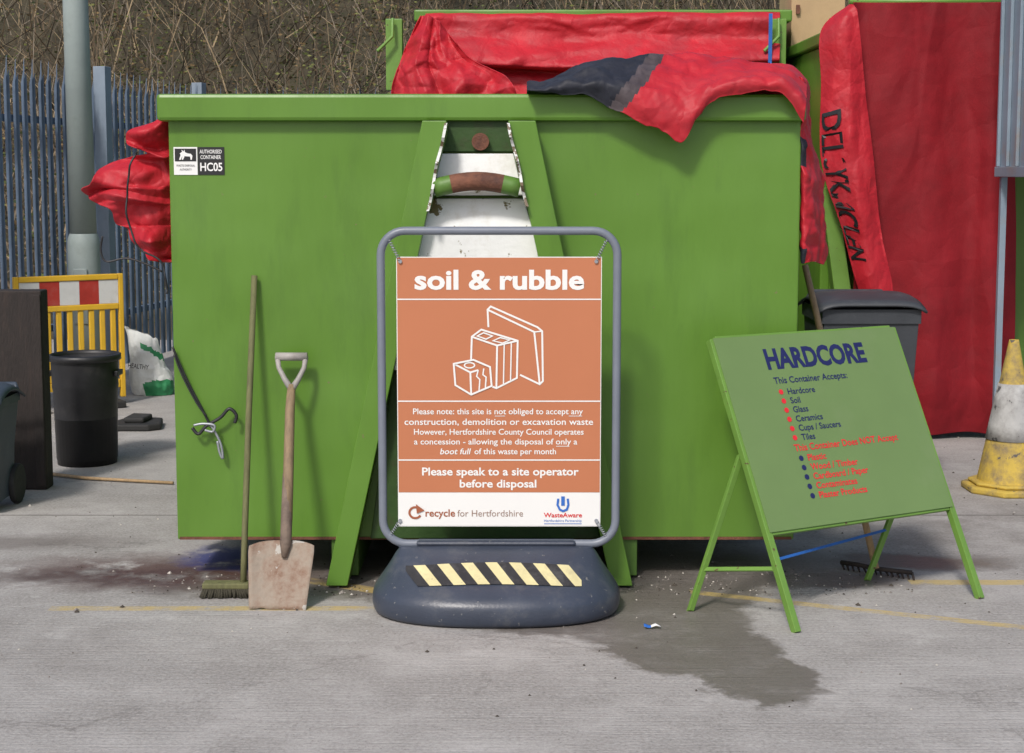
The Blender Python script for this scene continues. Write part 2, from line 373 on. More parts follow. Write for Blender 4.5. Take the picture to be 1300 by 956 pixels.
for i in range(16000):
    x=rng.uniform(-8.5,8.5); y=15.6+rng.random()**1.1*8.5; z=bankz(x,y)
    cl=noise.noise(V((x*.7,y*.6,2)))
    if cl<rng.uniform(-.6,.3): continue
    m=int(rng.choice(4,p=[.27,.25,.18,.30]))
    twig((x,y,z+rng.uniform(.1,1.8)),(rng.normal(0,1.2),rng.normal(0,.6),.5),rng.uniform(.2,.7),rng.uniform(.003,.007),m,3,.4)
for i in range(110000):
    x=rng.uniform(-8.5,8.5); y=15.5+rng.random()*8.5
    cl=noise.noise(V((x*.8,y*.6,9)))+.5*noise.noise(V((x*2.3,y*1.6,4)))+(.15 if x<-1 else 0)
    if cl<rng.uniform(-.4,.5): continue
    z=bankz(x,y)+rng.random()**1.3*(1.5+cl)
    s_=rng.uniform(.010,.034); n=rng.normal(0,1,3); n/=np.linalg.norm(n); a=np.cross(n,[0,0,1.]);a/=np.linalg.norm(a)+1e-6; c_=np.cross(n,a)
    k=len(vs); p=np.array((x,y,z))
    for q in (-a*s_,c_*s_*.5,a*s_,-c_*s_*.5): vs.append(tuple(p+q))
    fs.append((k,k+1,k+2,k+3)); mi.append(int(rng.choice([4,5,6,7],p=[.3,.32,.22,.16])))
me=bpy.data.meshes.new("undergrowth"); me.from_pydata(vs,[],fs)
for nme,c in (("twig_brown",(.14,.10,.06)),("twig_grey",(.23,.19,.14)),("twig_dark",(.04,.03,.02)),("twig_tan",(.36,.27,.16)),("leaf_dead",(.17,.115,.05)),("leaf_olive",(.085,.105,.025)),("leaf_dark",(.03,.045,.014)),("leaf_yellow_green",(.18,.19,.055))):
    me.materials.append(M(nme,c,.85,.3,3,0))
me.polygons.foreach_set("material_index",mi); me.update()
o=bpy.data.objects.new("undergrowth",me); link(o); o["kind"]="stuff"
b=B()
DEB=[M("grit_grey",(.22,.20,.18),.9,.3,9,0),M("grit_dark",(.06,.05,.04),.9,.3,9,0),M("grit_pale",(.5,.47,.42),.9,.2,9,0)]
for i in range(1100):
    if i<650: x=random.uniform(-1.5,1.6); y=6.0+abs(random.gauss(0,.22))
    else: x=random.uniform(-3,3); y=random.uniform(4.6,10)
    r=random.uniform(.002,.007)*(1 if i%30 else 2)
    a0=random.random()*6; p=[V((x+r*random.uniform(.6,1.2)*math.cos(a0+a*1.57),y+r*random.uniform(.6,1.2)*math.sin(a0+a*1.57),.001)) for a in range(4)]
    t_=V((x,y,.001+r*.8)); b.add(p+[t_],[(0,1,4),(1,2,4),(2,3,4),(3,0,4)],random.choice((0,0,1,1,2)))
o=b.done("grit",DEB); o["kind"]="stuff"

# ================= PALISADE FENCE =================
A=V((-3.57,11.1,0)); D=(V((-3.04,14.2,0))-A); D.normalize()
A0=A-D*1.6
fence=thing("palisade_fence","blue-grey steel palisade fence with pointed pales below a bushy bank","fence",A0)
def pales(A0,D,NP,sp_):
    Nn=V((D.y,-D.x,0)); b=B()
    for i in range(NP):
        w=.035; dd=.016
        c=A0+D*(i*sp_); dz=random.uniform(-.012,.012); tl=random.uniform(-.006,.006)
        prof=[(-w,0),(-w*.7,dd),(-w*.25,.002),(0,dd*.8),(w*.25,.002),(w*.7,dd),(w,0)]
        top=[2.27,2.35,2.29,2.45,2.29,2.35,2.27]
        lo=[c+D*p[0]+Nn*p[1]+V((0,0,.05)) for p in prof]; hi=[c+D*(p[0]*(1 if abs(p[0])<w*.9 else .92)+tl)+Nn*p[1]+V((0,0,t+dz)) for p,t in zip(prof,top)]
        b.grid([lo,hi],sm=False)
    b.done("pales",FENCE,fence,thick=.003,fixn=False)
    for z in (.45,2.0):
        b=B(); e=A0+D*((NP-1)*sp_)
        b.hexa([A0-Nn*.05+V((0,0,z)),A0-Nn*.01+V((0,0,z)),e-Nn*.01+V((0,0,z)),e-Nn*.05+V((0,0,z))],[A0-Nn*.05+V((0,0,z+.05)),A0-Nn*.01+V((0,0,z+.05)),e-Nn*.01+V((0,0,z+.05)),e-Nn*.05+V((0,0,z+.05))])
        b.done("rail",FENCE,fence)
    return Nn
NP1=int((14.85-A0.y)/D.y/.13)+1
Nn=pales(A0,D,NP1,.13)
E0=A0+D*(NP1*.13)
pales(E0+V((.05,0,0)),V((1,.004,0)).normalized(),66,.145)
f0=(12.6-A.y)/D.y
for c in (A+D*(f0-2.75)+Nn*.08,A+D*f0+Nn*.08,E0+V((.0,-.05,0)),E0+V((2.75,-.07,0)),E0+V((5.5,-.07,0))):
    b=B(); b.prism([c+D*a+Nn*q for a,q in ((-.06,-.05),(.06,-.05),(.06,.05),(-.06,.05))],(0,0,2.47))
    b.done("fence_post",POST,fence,bevel=.004)

# ================= LAMP POST =================
pb=V((-535/172.,11.45,0))
lp=thing("lamp_post","pale grey-green steel lamp post with a wider base section","lamp post",pb)
b=B(); b.lathe([(.115,0),(.115,1.12),(.112,1.16),(.098,1.20)],pb,28); b.done("pole_base",POLE,lp)
b=B(); b.tube([pb+V((0,0,1.15)),pb+V((-.01,0,3)),pb+V((-.02,0,7))],[.096,.088,.06],24); b.done("pole_shaft",POLE,lp)
b=B(); b.tube([pb+V((-.02,0,6.95)),pb+V((-.02,-.3,7.15)),pb+V((-.02,-.8,7.2))],.03,10); b.box(pb.x-.13,pb.x+.09,pb.y-1.35,pb.y-.75,7.15,7.28); b.done("lamp_head",POLE,lp,bevel=.01)
b=B(); b.box(pb.x-.05,pb.x+.05,pb.y-.122,pb.y-.11,.55,.95); b.done("access_door",POLE,lp,bevel=.004)

# ================= FRONT CONTAINER =================
YF=6.25
x0=W(219,400,YF).x; x1=W(1013,400,YF).x; zb=W(600,685,YF).z; zt=W(600,119,YF-.05).z
YB=10.2
cont=thing("skip_container","green steel hook-lift skip container standing on the concrete yard","container",V(((x0+x1)/2,(YF+YB)/2,0)),"green waste containers")
b=B(); t=.05
b.box(x0,x1,YF,YF+t,zb,zt-.10)
b.box(x0,x0+t,YF+t,YB-t,zb,zt-.10); b.box(x1-t,x1,YF+t,YB-t,zb,zt-.10); b.box(x0,x1,YB-t,YB,zb,zt-.10); b.box(x0+t,x1-t,YF+t,YB-t,zb,zb+.05)
for k_ in range(6):
    y=YF+.35+k_*.62
    b.box(x0-.05,x0-.001,y,y+.09,zb,zt-.11); b.box(x1+.001,x1+.05,y,y+.09,zb,zt-.11)
b.done("body",GREEN,cont,bevel=.006)
b=B(); r0=x0-.035;r1=x1+.01
b.box(r0,r1,YF-.05,YF+.07,zt-.105,zt); b.box(r0,x0+.07,YF+.071,YB,zt-.105,zt-.001); b.box(x1-.07,r1,YF+.071,YB,zt-.105,zt-.001); b.box(r0,r1,YB+.001,YB+.05,zt-.105,zt)
b.done("rim",GREEN,cont,bevel=.014)
b=B(); b.box(x0+.01,x1-.01,YF-.006,YF-.001,zb+.001,zb+.012); b.done("bottom_edge",RUST,cont)
YBm=6.10
def bx(px,py,Y=YBm): return W(px,py,Y)
for (a0,a1,c0,c1,lab) in ((536,567,414,441,"L"),(645,680,776,803,"R")):
    b=B(); p=[bx(a0,153),bx(a1,153),bx(c1,752),bx(c0,752)]
    for q in p[2:]: q.z=.012
    for q in p[:2]: q.z=zt-.107
    b.prism(p,(0,.012,0))
    for e0,e1,sg in ((p[0],p[3],1),(p[1],p[2],-1)):
        w=V((.012*sg,0,0)); b.prism([e0+V((0,.012,0)),e0+w+V((0,.012,0)),e1+w+V((0,.012,0)),e1+V((0,.012,0))],(0,YF-YBm-.014,0))
    b.done("beam",GREEN,cont,bevel=.003)
    b=B(); xs=sorted((p[2].x,p[3].x)); b.box(xs[0]+.005,xs[1]+.03,YBm+.16,YB,.012,zb-.002); b.done("skid_rail",GREEN_D,cont,bevel=.004)
def trap(b,yt,yb,lt,rt,lb,rb,Y0,Y1,th=.012,mi=0):
    p=[W(lt,yt,Y0),W(rt,yt,Y0),W(rb,yb,Y1),W(lb,yb,Y1)]; b.prism(p,(0,th,0),mi)
b=B(); trap(b,153,193,568,644,560,652,6.23,6.23,mi=1)
trap(b,195,248,559,652,547,664,6.20,6.165); trap(b,252,290,546,665,538,676,6.19,6.155); trap(b,294,470,536,677,500,712,6.18,6.13); trap(b,472,684,499,713,470,762,6.20,6.20,mi=1)
b.done("hook_pocket",[WPAINT,GREEN_S],cont,bevel=.004)
b=B(); c=W(610,180,6.22); b.tube([c+V((0,0,0)),c+V((0,-.03,0))],.034,18); b.done("latch",RUST,cont)
for (tx,ty,ex,ey,sg) in ((564,156,541,268,1),(647,156,671,262,-1)):
    b=B(); fr_=[];bk=[]
    for i in range(25):
        f=i/24; yy=6.04+.03*abs(math.cos(f*3.3*math.pi))
        p=W(tx+(ex-tx)*f+sg*.8*math.sin(f*9.4),ty+(ey-ty)*f,6.06); p.y=yy
        fr_.append(p); q=p.copy(); q.y=6.21; bk.append(q)
    w=V((.011*sg,0,0))
    b.grid([fr_,bk],sm=False); b.grid([[p+w for p in fr_],[p+w for p in bk]],mi=1,sm=False)
    b.grid([fr_,[p+w for p in fr_]],sm=False)
    b.done("hook_plate",[PLATE,GREEN_D],cont)
b=B(); pts=[W(551+109*i/10.,239-9*math.sin(math.pi*i/10.),6.09) for i in range(11)]
b.tube(pts,.036,18,mis=[1,1]+[0]*6+[1,1,1]); b.done("hook_bar",[RUST,GREEN_D],cont)
fr=Frame(W(221,222,YF-.003),(1,0,0),(0,0,1),(0,-1,0)); k=.00311
def rect(b,fr,x0,x1,y0,y1,h,mi): b.add([fr.at(x0,y0,h),fr.at(x1,y0,h),fr.at(x1,y1,h),fr.at(x0,y1,h)],[(0,1,2,3)],mi)
b=B(); rect(b,fr,0,30*k,0,35*k,0,0); rect(b,fr,30.6*k,64*k,0,35*k,0,1); rect(b,fr,1.5*k,28.5*k,17*k,33*k,.001,1)
st=b.done("sticker",[WHITE,INKBLACK],cont)
b=B(); text(b,fr,"AUTHORISED",47*k,27*k,28*k,4.6*k,.012,0); text(b,fr,"CONTAINER",47*k,20*k,26*k,4.6*k,.012,0); text(b,fr,"HC05",47.5*k,5*k,28*k,10*k,.02,0)
b.done("lettering",[WHITE,INKBLACK],st)
b=B(); text(b,fr,"WASTE DISPOSAL",15*k,10.5*k,24*k,2.6*k,.0,1); text(b,fr,"AUTHORITY",15*k,5.5*k,15*k,2.6*k,.0,1)
b.done("lettering",[WHITE,INKBLACK],st)
b=B()
deer=[(7,19),(9,25),(8,27),(11,29),(10,31.5),(13,29.5),(14,32),(14.5,28.5),(18,27),(22,26.5),(24,24),(23,19),(21.5,19),(21,23),(14,23.5),(12,19),(10.5,19),(11,23.5),(9,19)]
b.add([fr.at(x*k,y*k,.0025) for x,y in deer],[tuple(range(len(deer)))],0)
b.done("emblem",[WHITE],st)

# ================= TARPAULINS =================
cols=[[(668,111),(669,112),(669,114),(670,117)],[(705,101),(705,102),(702,108),(702,117)],[(745,82),(748,83),(742,98),(738,119)],[(800,76),(800,77),(782,98),(770,130)],[(850,69),(850,70),(828,112),(808,152)],[(868,70),(870,72),(852,118),(838,164)],[(900,72),(900,73),(880,118),(866,180)],[(925,75),(925,76),(902,106),(884,150)],[(945,77),(945,78),(925,98),(903,128)],[(985,84),(985,86),(965,98),(945,118)],[(1008,90),(1008,92),(1000,102),(990,117)],[(1024,102),(1024,104),(1024,125),(1021,152)]]
Ys=[6.95,6.5,6.15,6.13]
gr=[[W(*c[i],Ys[i]) for c in cols] for i in range(4)]
for p in gr[0]: p.z=1.80
S,rows=cloth(gr,200,80,.036,6,1,V((0,-.6,.8)).normalized())
for r in rows:
    for p in r:
        if YF-.06<p.y<YF+.08 and p.z<zt+.008: p.z=zt+.008 if p.y>YF-.045 else p.z
        if p.z<zt+.006 and p.y>YF-.062 and p.y<YF+.08: p.y=YF-.062
def mf(v,u):
    e=u*11+(v*3-1)*.25
    return 1 if e<3.55 else (2 if e<3.95 else 0)
b=B(); b.grid(rows,mf=mf)
b.done("tarpaulin",[RED,NAVY,CHAR],thick=.004,meta=meta("red and black tarpaulin draped over the green container rim","tarpaulin","red container tarpaulins"),base=W(865,120,6.3))
tb=W(165,240,6.45); Yl=6.42
out=[(214,150),(203,150),(188,158),(162,168),(160,182),(187,194),(160,200),(130,212),(118,232),(106,243),(122,258),(140,266),(148,284),(164,290),(168,306),(180,316),(190,330),(216,333)]
g=[[],[],[]]
for i,p in enumerate(out):
    q=(222,152+ (p[1]-150)*.98)
    e=random.uniform(-.05,.05)
    g[0].append(W(*p,Yl+e)); g[1].append(W(p[0]*.5+q[0]*.5+random.uniform(-5,5),p[1]*.5+q[1]*.5+random.uniform(-6,6),Yl-.03+random.uniform(-.045,.045))); g[2].append(W(*q,Yl+.05+e*.5))
S,rows=cloth(g,190,60,.034,7.5,4,V((-.2,-1,.1)).normalized(),fold=.7,foldn=6,ph=1.3)
b=B(); b.grid(rows); b.done("tarpaulin",[RED],thick=.004,meta=meta("crumpled red tarpaulin corner sticking out beside the green container","tarpaulin","red container tarpaulins"),base=tb)
b=B(); pts=[W(*p,6.28) for p in ((176,192),(168,210),(164,240),(163,270),(170,296),(180,316),(205,330),(212,350),(214,372))]
b.tube([cr(pts,i/40)+V((0,noise.noise(V((i*.3,0,0)))*.02-.03,0)) for i in range(41)],.004,6)
b.done("rope",[BLACK],meta=meta("thin black rope hanging from the crumpled red tarpaulin","rope"),base=W(170,300,6.3))
b=B(); pts=[W(*p,6.28) for p in ((130,300),(128,318),(135,332),(160,328),(185,335),(206,345))]
b.tube([cr(pts,i/30) for i in range(31)],.004,6)
b.done("rope",[BLACK],meta=meta("thin black rope looped beside the lamp post and container","rope"),base=W(150,320,6.28))
g=[[W(1004,88,6.5),W(1014,96,6.35),W(1022,100,6.3),W(1028,110,6.5)],[W(1016,140,6.3),W(1019,150,6.25),W(1025,160,6.3),W(1030,165,6.5)],[W(1016,205,6.3),W(1020,205,6.24),W(1034,212,6.3),W(1046,230,6.5)],[W(1016,250,6.3),W(1022,255,6.25),W(1036,262,6.3),W(1046,268,6.45)],[W(1016,300,6.3),W(1021,305,6.25),W(1040,300,6.33),W(1052,315,6.5)],[W(1017,330,6.3),W(1023,335,6.26),W(1032,332,6.3),W(1046,336,6.4)]]
S,rows=cloth(g,50,140,.03,9,8,V((.5,-1,0)).normalized())
b=B(); b.grid(rows,mf=lambda v,u: 1 if (.28<v<.42 and u<.5) or (v>.85 and u<.4) else 0); b.done("tarpaulin",[RED,NAVY],thick=.004,meta=meta("red tarpaulin hanging in folds down the container side","tarpaulin","red container tarpaulins"),base=W(1030,220,6.4))

# ================= BACK CONTAINER =================
yb0=10.8; bx0=W(532,60,yb0).x; bx1=W(998,60,yb0).x; bzt=W(700,13,yb0).z
c2=thing("skip_container","tall green container covered by a sagging red tarpaulin","container",V(((bx0+bx1)/2,12.5,0)),"green waste containers")
b=B(); b.box(bx0,bx1,yb0,14.6,.18,bzt-.08)
for i in range(7):
    x=bx0+(bx1-bx0)*(i+.0)/6.3; b.box(x+.02,x+.1,yb0-.04,yb0-.001,.18,bzt-.09)
b.done("body",GREEN,c2,bevel=.01)
b=B(); b.box(bx0-.03,bx1+.03,yb0-.05,14.65,bzt-.08,bzt); b.done("rim",GREEN,c2,bevel=.012)
for px in (500,985):
    p=W(px,48,yb0-.1); b=B(); b.box(p.x-.05,p.x+.06,yb0-.16,yb0-.055,p.z-.35,p.z+.12); b.tube([p+V((0,-.1,.12)),p+V((0,-.12,.0)),p+V((-.1,-.14,-.1))],.012,8); b.done("lug",GREEN_L,c2,bevel=.008)
for i in (-1,1):
    b=B(); b.box((bx0+bx1)/2+i*.5-.06,(bx0+bx1)/2+i*.5+.06,yb0+.1,14.5,.0,.178); b.done("skid_rail",GREEN_D,c2)
pxs=[540,600,660,720,780,840,900,960,990]
g=[[W(p,19,yb0+.35) for p in pxs],[W(p,21,yb0-.07) for p in pxs],[W(p+random.uniform(-4,4),46+random.uniform(-4,4),yb0-.10) for p in pxs],[W(p,74+10*math.sin(math.pi*(p-540)/450),yb0-.26) for p in pxs],[W(p,84+12*math.sin(math.pi*(p-540)/450)+random.uniform(-3,3),yb0-.10) for p in pxs],[W(p,128,yb0-.22) for p in pxs],[W(p,190,yb0-.1) for p in pxs]]
for p in g[0]: p.z=bzt+.02
for p in g[1]: p.z=bzt-.03
S,rows=cloth(g,240,110,.058,2.7,2,V((0,-1,.1)).normalized(),aniso=(.7,1,1.7))
b=B(); b.grid(rows); b.done("tarpaulin",[RED],thick=.005,meta=meta("large red tarpaulin sagging over the front of the tall green container","tarpaulin","red container tarpaulins"),base=W(760,70,yb0-.1))
g=[[W(534,20,10.65),W(545,20,10.6),W(560,30,10.55),W(575,50,10.5)],[W(514,62,10.6),W(536,60,10.45),W(562,70,10.5),W(600,76,10.45)],[W(504,90,10.5),W(530,84,10.35),W(572,92,10.4),W(640,96,10.35)],[W(497,116,10.5),W(540,118,10.3),W(580,120,10.35),W(655,118,10.3)],[W(500,150,10.5),W(540,150,10.3),W(590,150,10.35),W(660,150,10.3)]]
S,rows=cloth(g,100,100,.10,4.0,5,V((0,-1,.1)).normalized(),fold=.4,foldn=3)
b=B(); b.grid(rows); b.done("tarpaulin",[RED],thick=.005,meta=meta("bunched red tarpaulin end at the corner of the tall container","tarpaulin","red container tarpaulins"),base=W(560,90,10.4))
b=B(); a=W(977,18,10.6); b.box(a.x-.012,a.x+.012,10.55,10.556,a.z-.32,a.z); b.tube([a+V((.0,-.045,-.31)),a+V((.03,-.05,-.37)),a+V((.08,-.05,-.40))],.006,6); b.done("strap",[BLUE],meta=meta("blue strap tied over the red tarpaulin","strap"),base=a)

# ================= RIGHT CONTAINER =================
ry=9.85; rx0=W(1044,200,ry).x; rx1=rx0+2.45; rzt=2.50
c3=thing("skip_container","green container hidden behind a full-height red tarpaulin","container",V(((rx0+rx1)/2,12,0)),"green waste containers")
b=B(); b.box(rx0,rx1,ry,14.5,.16,rzt-.08)
for i in range(4):
    x=rx0+.05+i*.72; b.box(x,x+.09,ry-.05,ry-.001,.16,rzt-.09)
b.done("body",GREEN,c3,bevel=.01)
b=B(); b.box(rx0-.03,rx1+.03,ry-.06,14.55,rzt-.08,rzt); b.done("rim",GREEN,c3,bevel=.012)
for xx in (rx0+.2,rx1-.34):
    b=B(); b.box(xx,xx+.14,ry+.2,14.4,0,.158); b.done("skid_rail",GREEN_D,c3)
b=B(); p0=W(1042,238,9.6);p1=W(1062,238,9.6); q0=W(1062,392,9.6); q1=W(1084,392,9.6)
b.prism([p0,p1,q1,q0],(0,.12,0)); b.done("brace",GREEN_L,c3,bevel=.006)
b=B(); a=W(1078,2,9.66); b.tube([a,W(1290,2,9.66)],.018,8); b.done("tarp_bar",GREEN_L,c3)
g=[]
for py in (3,60,180,300,420,500,551):
    g.append([W(px+random.uniform(-1,1),py+(random.uniform(-6,3) if py==551 else 0),9.58-.035*math.sin(px*.09+py*.004)+(.06 if py>500 else 0)) for px in (1084,1098,1140,1180,1230,1262,1289)])
S,rows=cloth(g,150,200,.050,1.4,11,V((0,-1,0)),aniso=(1.7,1,.6))
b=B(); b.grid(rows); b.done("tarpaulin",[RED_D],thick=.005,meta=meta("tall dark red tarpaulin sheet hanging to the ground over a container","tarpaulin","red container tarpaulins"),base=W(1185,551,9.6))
g=[[W(1078,6,9.5),W(1083,6,9.45),W(1088,12,9.42)],[W(1042,40,9.5),W(1066,40,9.40),W(1092,45,9.42)],[W(1043,110,9.48),W(1072,100,9.39),W(1098,100,9.42)],[W(1041,185,9.48),W(1078,180,9.37),W(1106,175,9.42)],[W(1050,235,9.46),W(1086,235,9.37),W(1113,240,9.42)],[W(1069,290,9.46),W(1098,300,9.37),W(1121,305,9.42)],[W(1083,345,9.44),W(1108,345,9.37),W(1131,350,9.42)],[W(1092,373,9.44),W(1113,376,9.38),W(1134,374,9.42)]]
S,rows=cloth(g,60,200,.034,2.8,14,V((0,-1,0)),aniso=(2.2,1,.7))
tp=B(); tp.grid(rows); tarp=tp.done("tarpaulin",[RED],thick=.004,meta=meta("bright red tarpaulin edge with black printed letters","tarpaulin","red container tarpaulins"),base=W(1090,200,9.4))
vs_,fs_=glyphs("DELCYKMCLEN",.02); xa=min(v.x for v in vs_);xb=max(v.x for v in vs_)
b=B(); b.add([S(.05+.33*v.y/CAP,.35+.46*(v.x-xa)/(xb-xa),.014 if noise.noise(V((v.x*1.1,v.y*1.4,2)))<.22 else -.004) for v in vs_],fs_); b.done("lettering",INKBLACK,tarp)
p=W(1004,54,11.0); q=W(1072,54,11.0)
bxo=thing("plywood_box","tan board box resting on top of a container","box",V(((p.x+q.x)/2,11.2,rzt)))
b=B(); b.box(p.x,q.x,11.0,11.5,rzt+.002,rzt+.55); b.done("box_body",CARD,bxo,bevel=.004)
b=B(); c=W(1013,12,10.99); b.box(c.x-.012,c.x+.012,10.975,10.999,c.z-.03,c.z+.03); b.done("catch",RUST,bxo)
b=B(); b.box(p.x-.02,q.x+.02,10.97,11.53,rzt+.552,rzt+.58); b.done("lid",CARD,bxo,bevel=.004)

# ================= POP-UP SIGN =================
YS=5.83
sb=V((W(633,692,YS).x,YS,0))
sign=thing("forecourt_sign","soil and rubble sign in grey tube frame on rubber base","sign",sb)
TL=W(483,293,YS);TR=W(784,293,YS);BR=W(784,690,YS)
xl=TL.x;xr=TR.x;zt_=TL.z;zb_=BR.z;r=.09
pts=[]
for cx,cz,a0 in ((xr-r,zt_-r,90),(xr-r,zb_+r,0),(xl+r,zb_+r,-90),(xl+r,zt_-r,-180)):
    for i in range(9):
        a=math.radians(a0-i*90/8); pts.append((cx+r*math.cos(a),YS,cz+r*math.sin(a)))
b=B(); b.tube(pts,.0155,14,closed=True); b.done("frame",TUBE,sign)
pl=W(503,326,YS);pr=W(762,668,YS)
KX=(pr.x-pl.x)/259.; KZ=(pl.z-pr.z)/342.
b=B(); b.box(pl.x,pr.x,YS-.004,YS+.004,pr.z,pl.z); b.done("backing_panel",WHITE,sign)
fr=Frame((pl.x,YS-.0045,pl.z),(1,0,0),(0,0,1),(0,-1,0))
def F(px,py): return ((px-503)*KX,-(py-326)*KZ)
def prect(b,xa,ya,xb,yb,h,mi):
    a=F(xa,ya);c=F(xb,yb); rect(b,fr,a[0],c[0],c[1],a[1],h,mi)
b=B(); prect(b,504,327,761,624,.0006,0); prect(b,504,624.5,761,667,.0006,1)
face=b.done("poster",[ORANGE,WHITE],sign)
b=B()
for y in (379,507.5,582.5): prect(b,504,y-.8,761,y+.8,.0018,0)
def T(s,xc,yb,w,cap,bold=.02,mi=0,sh=0):
    a=F(xc,yb); text(b,fr,s,a[0],a[1],w*KX,cap*KZ,bold,mi,.0018,'C',sh)
T("soil & rubble",633,366,214,23,.03)
T("Please note: this site is not obliged to accept any",631,524,216,7.2,.010)
T("construction, demolition or excavation waste",632,537.5,240,7.8,.010)
T("However, Hertfordshire County Council operates",632,550,216,7.2,.010)
T("a concession - allowing the disposal of only a",628,562.5,208,7.2,.010)
T("boot full",576,575,38,7.2,.014,0,.2); T("of this waste per month",653,575,104,7.2,.010)
T("Please speak to a site operator",634,602,200,9.6,.022)
T("before disposal",631,617.5,98,9.6,.022)
for xa,xb,y in ((627,640,526),(721,738,526),(705,722,564.5)):
    prect(b,xa,y,xb,y+.7,.002,0)
T("recycle",557,655,38,9,.018,1); T("for Hertfordshire",621,655,84,8.2,.0,4)
T("WasteAware",714,656,49,5.6,.02,2); T("Hertfordshire Partnership",714,662,48,3.2,.0,3)
prect(b,690,664,738,664.8,.002,3)
b.done("lettering",[WHITE,INKBROWN,INKRED,INKBLUE,INKGREY],face)
lw=2.3*KX
def ST(pts,closed=False,w=lw,mi=0): stroke(b,fr,[F(*p) for p in pts],w,mi,.0018,closed)
b=B()
ST([(619,414),(618,392),(622,388),(681,414),(687,419),(688,482),(684,486),(659,474)]); ST([(618,392),(677,420),(684,486)]); ST([(677,420),(687,419)],w=1.6*KX)
ST([(597,455),(598,426),(610,417),(656,431),(655,478),(629,491),(624,489)]); ST([(598,426),(630,437),(656,431)]); ST([(630,437),(629,491)])
ST([(605,425),(613,421),(624,425),(616,429)],True,w=1.7*KX); ST([(625,431),(634,427),(646,430),(637,434)],True,w=1.7*KX); ST([(639,436),(638,486)],w=1.6*KX); ST([(648,434),(647,481)],w=1.6*KX)
ST([(575,460),(600,455),(621,464),(623,488),(597,499),(577,487)],True); ST([(575,460),(596,471),(606,468)]); ST([(596,471),(597,499)])
ST([(595+6.5*math.cos(a*.4488),462+3.4*math.sin(a*.4488)) for a in range(14)],True,w=1.7*KX)
ST([(606,468),(604,476),(608,480),(607,495)],w=1.7*KX); ST([(613,466),(612,474),(616,477),(615,491)],w=1.7*KX)
b.done("brick_drawing",[WHITE],face)
b=B()
ST([(525+7.5*math.cos(math.radians(a)),650+7.0*math.sin(math.radians(a))) for a in range(30,330,12)],w=2.8*KX,mi=0)
b.add([fr.at(*F(526,639),.0050),fr.at(*F(537,647),.0050),fr.at(*F(527,651),.0050)],[(0,1,2)],0)
b.done("recycling_emblem",[INKBROWN],face)
b=B()
ST([(708,632),(707,640),(710,646),(714,648),(719,646),(721,640),(720,632)],w=2.8*KX,mi=0); ST([(714,629),(714,641)],w=4.5*KX,mi=0)
b.done("emblem",[INKBLUE],face)
for (ax,ay,cx,cy) in ((508,332,494,305),(757,332,770,305),(508,661,494,682),(757,661,770,682)):
    b=B(); a=W(ax,ay,YS-.008);c=W(cx,cy,YS-.008); n_=46
    d=(c-a); u_=d.normalized(); s1=u_.cross(V((0,1,0)))
    b.tube([a+d*i/n_+(s1*math.cos(i*1.2)+V((0,1,0))*math.sin(i*1.2))*.006 for i in range(n_+1)],.0018,5)
    b.tube([a+V((0,-.004,0)),a+V((0,.016,0))],.007,10)
    b.done("spring_clip",STEEL,sign)
ha,hb=.466,.30
prof0=[(.93,.90,0),(.98,.97,.010),(1,1,.035),(1,1,.062),(.990,.98,.084),(.965,.92,.106),(.930,.81,.130),(.890,.66,.157),(.850,.50,.186),(.815,.35,.214),(.785,.23,.233),(.76,.12,.243),(.3,.03,.245)]
prof=[tuple(cr([V(p) for p in prof0],i/48)) for i in range(49)]
bc=V((W(630,750,YS).x,YS,0))
def sup(a,bb,an,n=2.4):
    c=math.cos(an);s=math.sin(an)
    return V((a*abs(c)**(2/n)*(1 if c>=0 else -1),bb*abs(s)**(2/n)*(1 if s>=0 else -1),0))
b=B(); rows=[]
for sx,sy,z in prof:
    rows.append([bc+sup(ha*sx,hb*sy,2*math.pi*i/120)+V((0,0,z)) for i in range(121)])
b.grid(rows); b.done("base",BASE,sign)
b=B(); b.box(bc.x-.30,bc.x+.30,YS-.028,YS+.028,.243,.262); b.done("frame_clamp",BASE,sign,bevel=.01)
def Sb(x,t,off=.0035):
    p=cr([V(p) for p in prof0],t/12)
    a=ha*p.x; bb=hb*p.y
    yy=-bb*max(0,(1-abs(x/a)**2.4))**(1/2.4)
    return bc+V((x,yy-off*.8,p.z+off))
# tape strip: slanted cells so that every stripe edge is clean
b=B(); NS=14; sub=8; nj=10; sw=.62/NS
for i in range(NS*sub+1):
    for j in range(nj+1):
        x=-.33+sw*i/sub-(j/nj-.5)*.065+.012
        x=max(-.335,min(.315,x))
        b.v.append(Sb(x,6.6-1.2*(x*2.2)**2+j/nj*2.0))
for i in range(NS*sub):
    for j in range(nj):
        k_=i*(nj+1)+j
        b.f.append([k_,k_+nj+1,k_+nj+2,k_+1]); b.m.append((i//sub)%2); b.sm.append(True)
b.done("hazard_tape",[TAPEB,TAPEY],sign,fixn=False)

